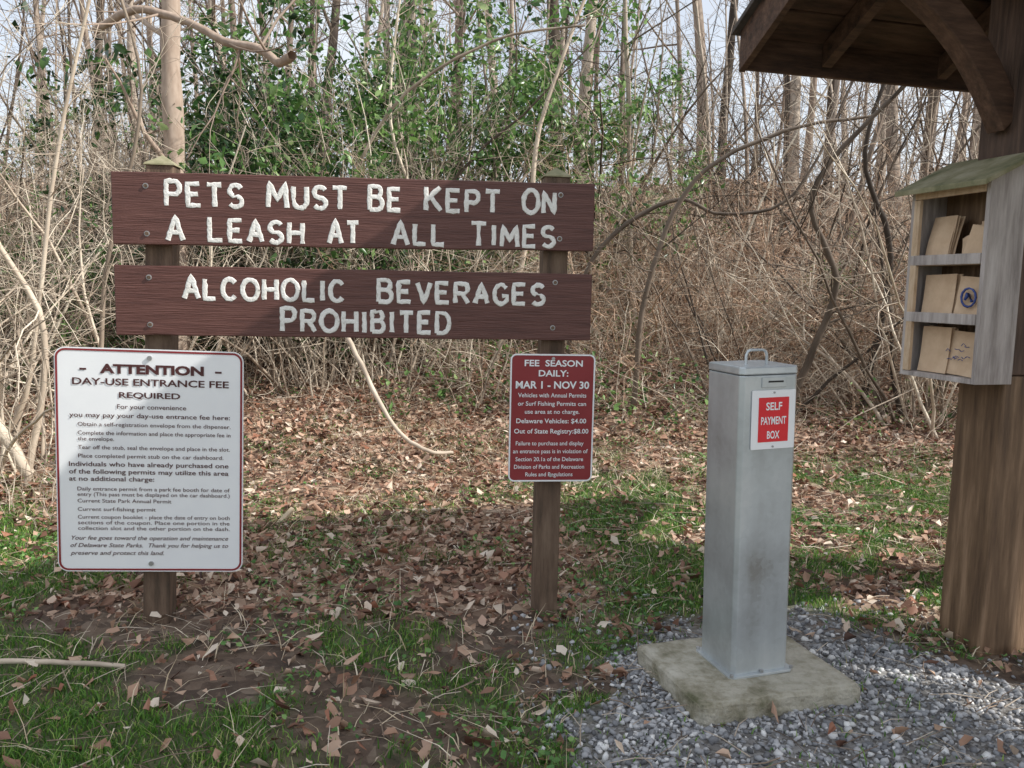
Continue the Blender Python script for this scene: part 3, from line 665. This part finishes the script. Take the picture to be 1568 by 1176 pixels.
# ------------------------------------------------------------ kiosk
ki = empty('information_kiosk', (1.668, 2.801, 0), R(15))
h = .095
for nm, xx, yy in (('post_1', 0, 0), ('post_2', 0, -.95), ('post_3', 1.45, 0), ('post_4', 1.45, -.95)):
    box(nm, xx-h, xx+h, yy-h, yy+h, .95 if nm == 'post_1' else -.2, 2.44, M['kwood'], ki, .006)
    if nm == 'post_1': box('post_1_lower', xx-h-.0, xx+h+.0, yy-h-.0, yy+h+.0, -.2, .948, M['newwood'], ki, .006)
ex, ey0, ey1, ry, ez, rz = -.63, .75, -1.70, -.475, 2.1, 2.10+.51*1.225
EX = 1.8
def slabroof(name, y0, z0, y1, z1, t, x0, x1, mat, up=0.0):
    V = [(x0, y0, z0+up), (x1, y0, z0+up), (x1, y1, z1+up), (x0, y1, z1+up), (x0, y0, z0+up+t), (x1, y0, z0+up+t), (x1, y1, z1+up+t), (x0, y1, z1+up+t)]
    return mesh_py(name, V, [(0, 3, 2, 1), (4, 5, 6, 7), (0, 1, 5, 4), (1, 2, 6, 5), (2, 3, 7, 6), (3, 0, 4, 7)], mat, ki, .002)
for s_, ye in ((1, ey0), (-1, ey1)):
    nb = 9
    for i in range(nb):
        t0 = i/nb+.004; t1 = (i+1)/nb-.004
        ya, yb = ye+(ry-ye)*t0, ye+(ry-ye)*t1; za, zb = ez+(rz-ez)*t0, ez+(rz-ez)*t1
        slabroof('deck_plank', ya, za, yb, zb, .02, ex+.03, EX, M['kbeam'], .09)
    slabroof('shingles', ye+.03*s_, ez-.015, ry, rz, .02, ex-.03, EX+.03, M['shingle'], .115)
    xr = ex+.35
    while xr < EX:
        slabroof('rafter', ye-.02*s_, ez, ry, rz, .088, xr, xr+.045, M['kbeam'], 0); xr += .55
    slabroof('rake_board', ye+.012*s_, ez-.04, ry+.001*s_, rz-.03, .15, ex, ex+.028, M['kbeam'], 0)
    slabroof('rake_board', ye+.012*s_, ez-.04, ry+.001*s_, rz-.03, .15, EX, EX+.028, M['kbeam'], 0)
    box('eave_fascia', ex+.03, EX-.002, min(ye, ye+.025*s_), max(ye, ye+.025*s_), ez-.03, ez+.105, M['kbeam'], ki)
for yy in (0, -.95):
    box('plate_beam', ex+.10, EX-.1, yy-.045, yy+.045, 2.17, 2.31, M['kbeam'], ki, .006)
for xx in (-.3, 0.13, 1.45):
    box('tie_beam', xx-.04, xx+.04, -.905, -.05, 2.19, 2.30, M['kbeam'], ki, .005)
def brace(name, x_post, dirx, y0, dz=.42, L=.44, w=.07, th=.09, zt=2.185, axis='x'):
    V = []; F = []; n = 10
    for i in range(n+1):
        t = i/n; x_ = L*t; z_ = zt-dz*(1-t); sag = .05*math.sin(math.pi*t)
        xo, zo = x_-sag*.7, z_+sag*.7
        for q in (-th/2, th/2):
            for yy in (-w/2, w/2):
                px_, pz_ = xo+.70*q, zo-.72*q
                if axis == 'x': V.append((x_post+dirx*px_, y0+yy, pz_))
                else: V.append((x_post+yy, y0+dirx*px_, pz_))
    for i in range(n):
        a = i*4; b_ = a+4
        for k, l in ((0, 1), (1, 3), (3, 2), (2, 0)): F.append((a+k, a+l, b_+l, b_+k))
    F += [(0, 2, 3, 1), (n*4, n*4+1, n*4+3, n*4+2)]
    o = mesh_py(name, V, F, M['kbeam'], ki, .004)
    bm = bmesh.new(); bm.from_mesh(o.data); bmesh.ops.recalc_face_normals(bm, faces=bm.faces); bm.to_mesh(o.data); bm.free()
brace('knee_brace', -.09, -1, 0); brace('knee_brace', .09, 1, 0); brace('knee_brace', 0, -1, -.09, axis='y', w=.068)
brace('knee_brace', 1.36, -1, 0); brace('knee_brace', -.09, -1, -.95)
box('shadow_panel', .10, 1.35, -.03, .03, .85, 1.95, M['kbeam'], ki, .004)  # unseen panel, added with the out-of-view posts to fill out the kiosk's shadow
cyl('knot_bolt', (.0, -.1, 1.98), (0, -.093, 1.98), .016, M['grey'], ki)
box('notice_plate', .05, .115, -.102, -.0965, .80, 1.02, M['white'], ki, .002)  # small white notice sign on the post, red strip along its foot
box('notice_red', .05, .115, -.105, -.1025, .80, .825, M['redprint2'], ki, 0)

cab = empty('envelope_cabinet'); cab.parent = ki
x0, x1, y0, y1, z0, z1 = -.243, -.098, -.126, .212, .925, 1.56
tb = .016
def sidepanel(nm, ya, yb):
    V = [(x0, ya, z0), (x1, ya, z0), (x1, ya, z1+.075), (x0, ya, z1), (x0, yb, z0), (x1, yb, z0), (x1, yb, z1+.075), (x0, yb, z1)]
    mesh_py(nm, V, [(0, 1, 2, 3), (7, 6, 5, 4), (0, 4, 5, 1), (1, 5, 6, 2), (2, 6, 7, 3), (3, 7, 4, 0)], M['grey'], cab, .002)
sidepanel('side_near', y0, y0+tb); sidepanel('side_far', y1-tb, y1)
box('back_panel', x1-.012, x1-.001, y0+tb, y1-tb, z0+.002, z1+.05, M['newwood'], cab, 0)
box('bottom_panel', x0, x1-.013, y0+tb+.001, y1-tb-.001, z0, z0+.016, M['grey'], cab, .001)
for zz in (1.125, 1.318):
    box('shelf', x0+.012, x1-.013, y0+tb+.001, y1-tb-.001, zz-.012, zz-.002, M['lightwood'], cab, .001)
    box('shelf_rail', x0-.004, x0+.010, y0+tb+.001, y1-tb-.001, zz-.012, zz+.022, M['grey'], cab, .002)
box('top_rail', x0-.002, x0+.012, y0+tb+.001, y1-tb-.001, z1-.03, z1-.002, M['lightwood'], cab, .002)
box('stile', x0-.003, x0+.01, y1-tb-.028, y1-tb-.001, z0+.018, z1-.032, M['lightwood'], cab, .001)
V = []
for zt_ in (0.004, .022):
    V += [(x0-.05, y0-.03, z1-.022+zt_), (x1+.03, y0-.03, z1+.09+zt_), (x1+.03, y1+.03, z1+.09+zt_), (x0-.05, y1+.03, z1-.022+zt_)]
mesh_py('cabinet_lid', V, [(0, 3, 2, 1), (4, 5, 6, 7), (0, 1, 5, 4), (1, 2, 6, 5), (2, 3, 7, 6), (3, 0, 4, 7)], M['mosswood'], cab, .003)
def env(y, z, w_, h_, lean=.1, x=x0+.03, roll=0, count=4):
    for c_ in range(count):
        n = 6; V = []; F = []; wv = U(.001, .004); ph = U(0, 6)
        for i in range(n+1):
            for j in range(n+1):
                V.append((wv*math.sin(ph+i*.9)+wv*.8*math.cos(j*.8+ph), -w_/2+w_*i/n, h_*j/n))
        for i in range(n):
            for j in range(n): F.append((i*(n+1)+j, i*(n+1)+j+1, (i+1)*(n+1)+j+1, (i+1)*(n+1)+j))
        o = mesh_py('envelope', V, F, M['kraft'], cab)
        so_ = o.modifiers.new('s', 'SOLIDIFY'); so_.thickness = .0015
        o.location = (x+c_*.007, y+U(-.006, .006), z+.002); o.rotation_euler = (roll+U(-.05, .05), lean+U(-.02, .02), 0)
env(.10, z0+.017, .13, .155, .12); env(-.03, z0+.017, .15, .145, .16, x0+.034)
env(.09, 1.125, .14, .15, .13); env(-.045, 1.125, .13, .14, .1, x0+.026, .06)
env(.115, 1.318, .10, .155, .2); env(-.045, 1.318, .09, .11, .15, x0+.03, .25); env(-.08, 1.318, .05, .13, .1, x0+.05, -.15); env(.0, 1.318, .05, .09, .25, x0+.05, -.3)
acc = Acc(); acc.tube([Vector((x0+.022, -.05+.030*math.cos(i*.5236), 1.20+.030*math.sin(i*.5236))) for i in range(13)], [.004]*13, 4)
acc.tube([Vector((x0+.023, -.064, 1.187)), Vector((x0+.023, -.047, 1.213)), Vector((x0+.023, -.034, 1.192))], [.006, .008, .004], 4)
for i in range(12):
    yy = U(-.07, .02); zz = U(z0+.06, z0+.12); acc.tube([Vector((x0+.033, yy, zz)), Vector((x0+.033, yy+.012, zz+U(-.01, .01))), Vector((x0+.033, yy+.02, zz))], [.0014]*3, 3)
link(bpy.data.objects.new('printed_logo', acc.mesh('printed_logo', M['blue'])), cab)

# ------------------------------------------------------------ light, sky, camera
SUN_EL, SUN_AZ = 40, 102   # azimuth clockwise from +Y
sd = Vector((math.sin(R(SUN_AZ))*math.cos(R(SUN_EL)), math.cos(R(SUN_AZ))*math.cos(R(SUN_EL)), math.sin(R(SUN_EL))))
sl = bpy.data.lights.new('sun', 'SUN'); sl.energy = 5; sl.angle = R(.5); sl.color = (1, .965, .90)
so = link(bpy.data.objects.new('sun', sl)); so.rotation_euler = sd.to_track_quat('Z', 'Y').to_euler(); so.location = (8, -2, 8)
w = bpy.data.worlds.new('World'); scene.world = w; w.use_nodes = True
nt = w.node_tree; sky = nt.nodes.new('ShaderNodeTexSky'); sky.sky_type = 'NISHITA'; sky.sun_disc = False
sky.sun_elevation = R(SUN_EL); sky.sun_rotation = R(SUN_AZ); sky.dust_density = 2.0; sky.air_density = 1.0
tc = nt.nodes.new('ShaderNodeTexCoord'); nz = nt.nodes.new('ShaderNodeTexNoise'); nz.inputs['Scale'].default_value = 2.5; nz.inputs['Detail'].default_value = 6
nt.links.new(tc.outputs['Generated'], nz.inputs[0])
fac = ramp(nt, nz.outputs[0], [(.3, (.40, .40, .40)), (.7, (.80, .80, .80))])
mx = nt.nodes.new('ShaderNodeMixRGB'); nt.links.new(fac, mx.inputs[0]); nt.links.new(sky.outputs[0], mx.inputs[1]); mx.inputs[2].default_value = (7.6, 7.9, 8.3, 1)  # bright white haze added over the sky to lift the ambient fill
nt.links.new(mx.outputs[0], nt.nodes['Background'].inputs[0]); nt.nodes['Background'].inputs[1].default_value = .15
cam = bpy.data.cameras.new('camera'); cam.sensor_width = 36; cam.lens = 29.16; cam.clip_end = 2000; cam.clip_start = .05
co = link(bpy.data.objects.new('camera', cam))
co.matrix_world = Matrix.Translation((0, 0, 1.2)) @ Matrix.Rotation(R(83.4), 4, 'X') @ Matrix.Rotation(R(1.2), 4, 'Z')
scene.camera = co
scene.view_settings.view_transform = 'Standard'; scene.view_settings.look = 'None'; scene.view_settings.exposure = 0
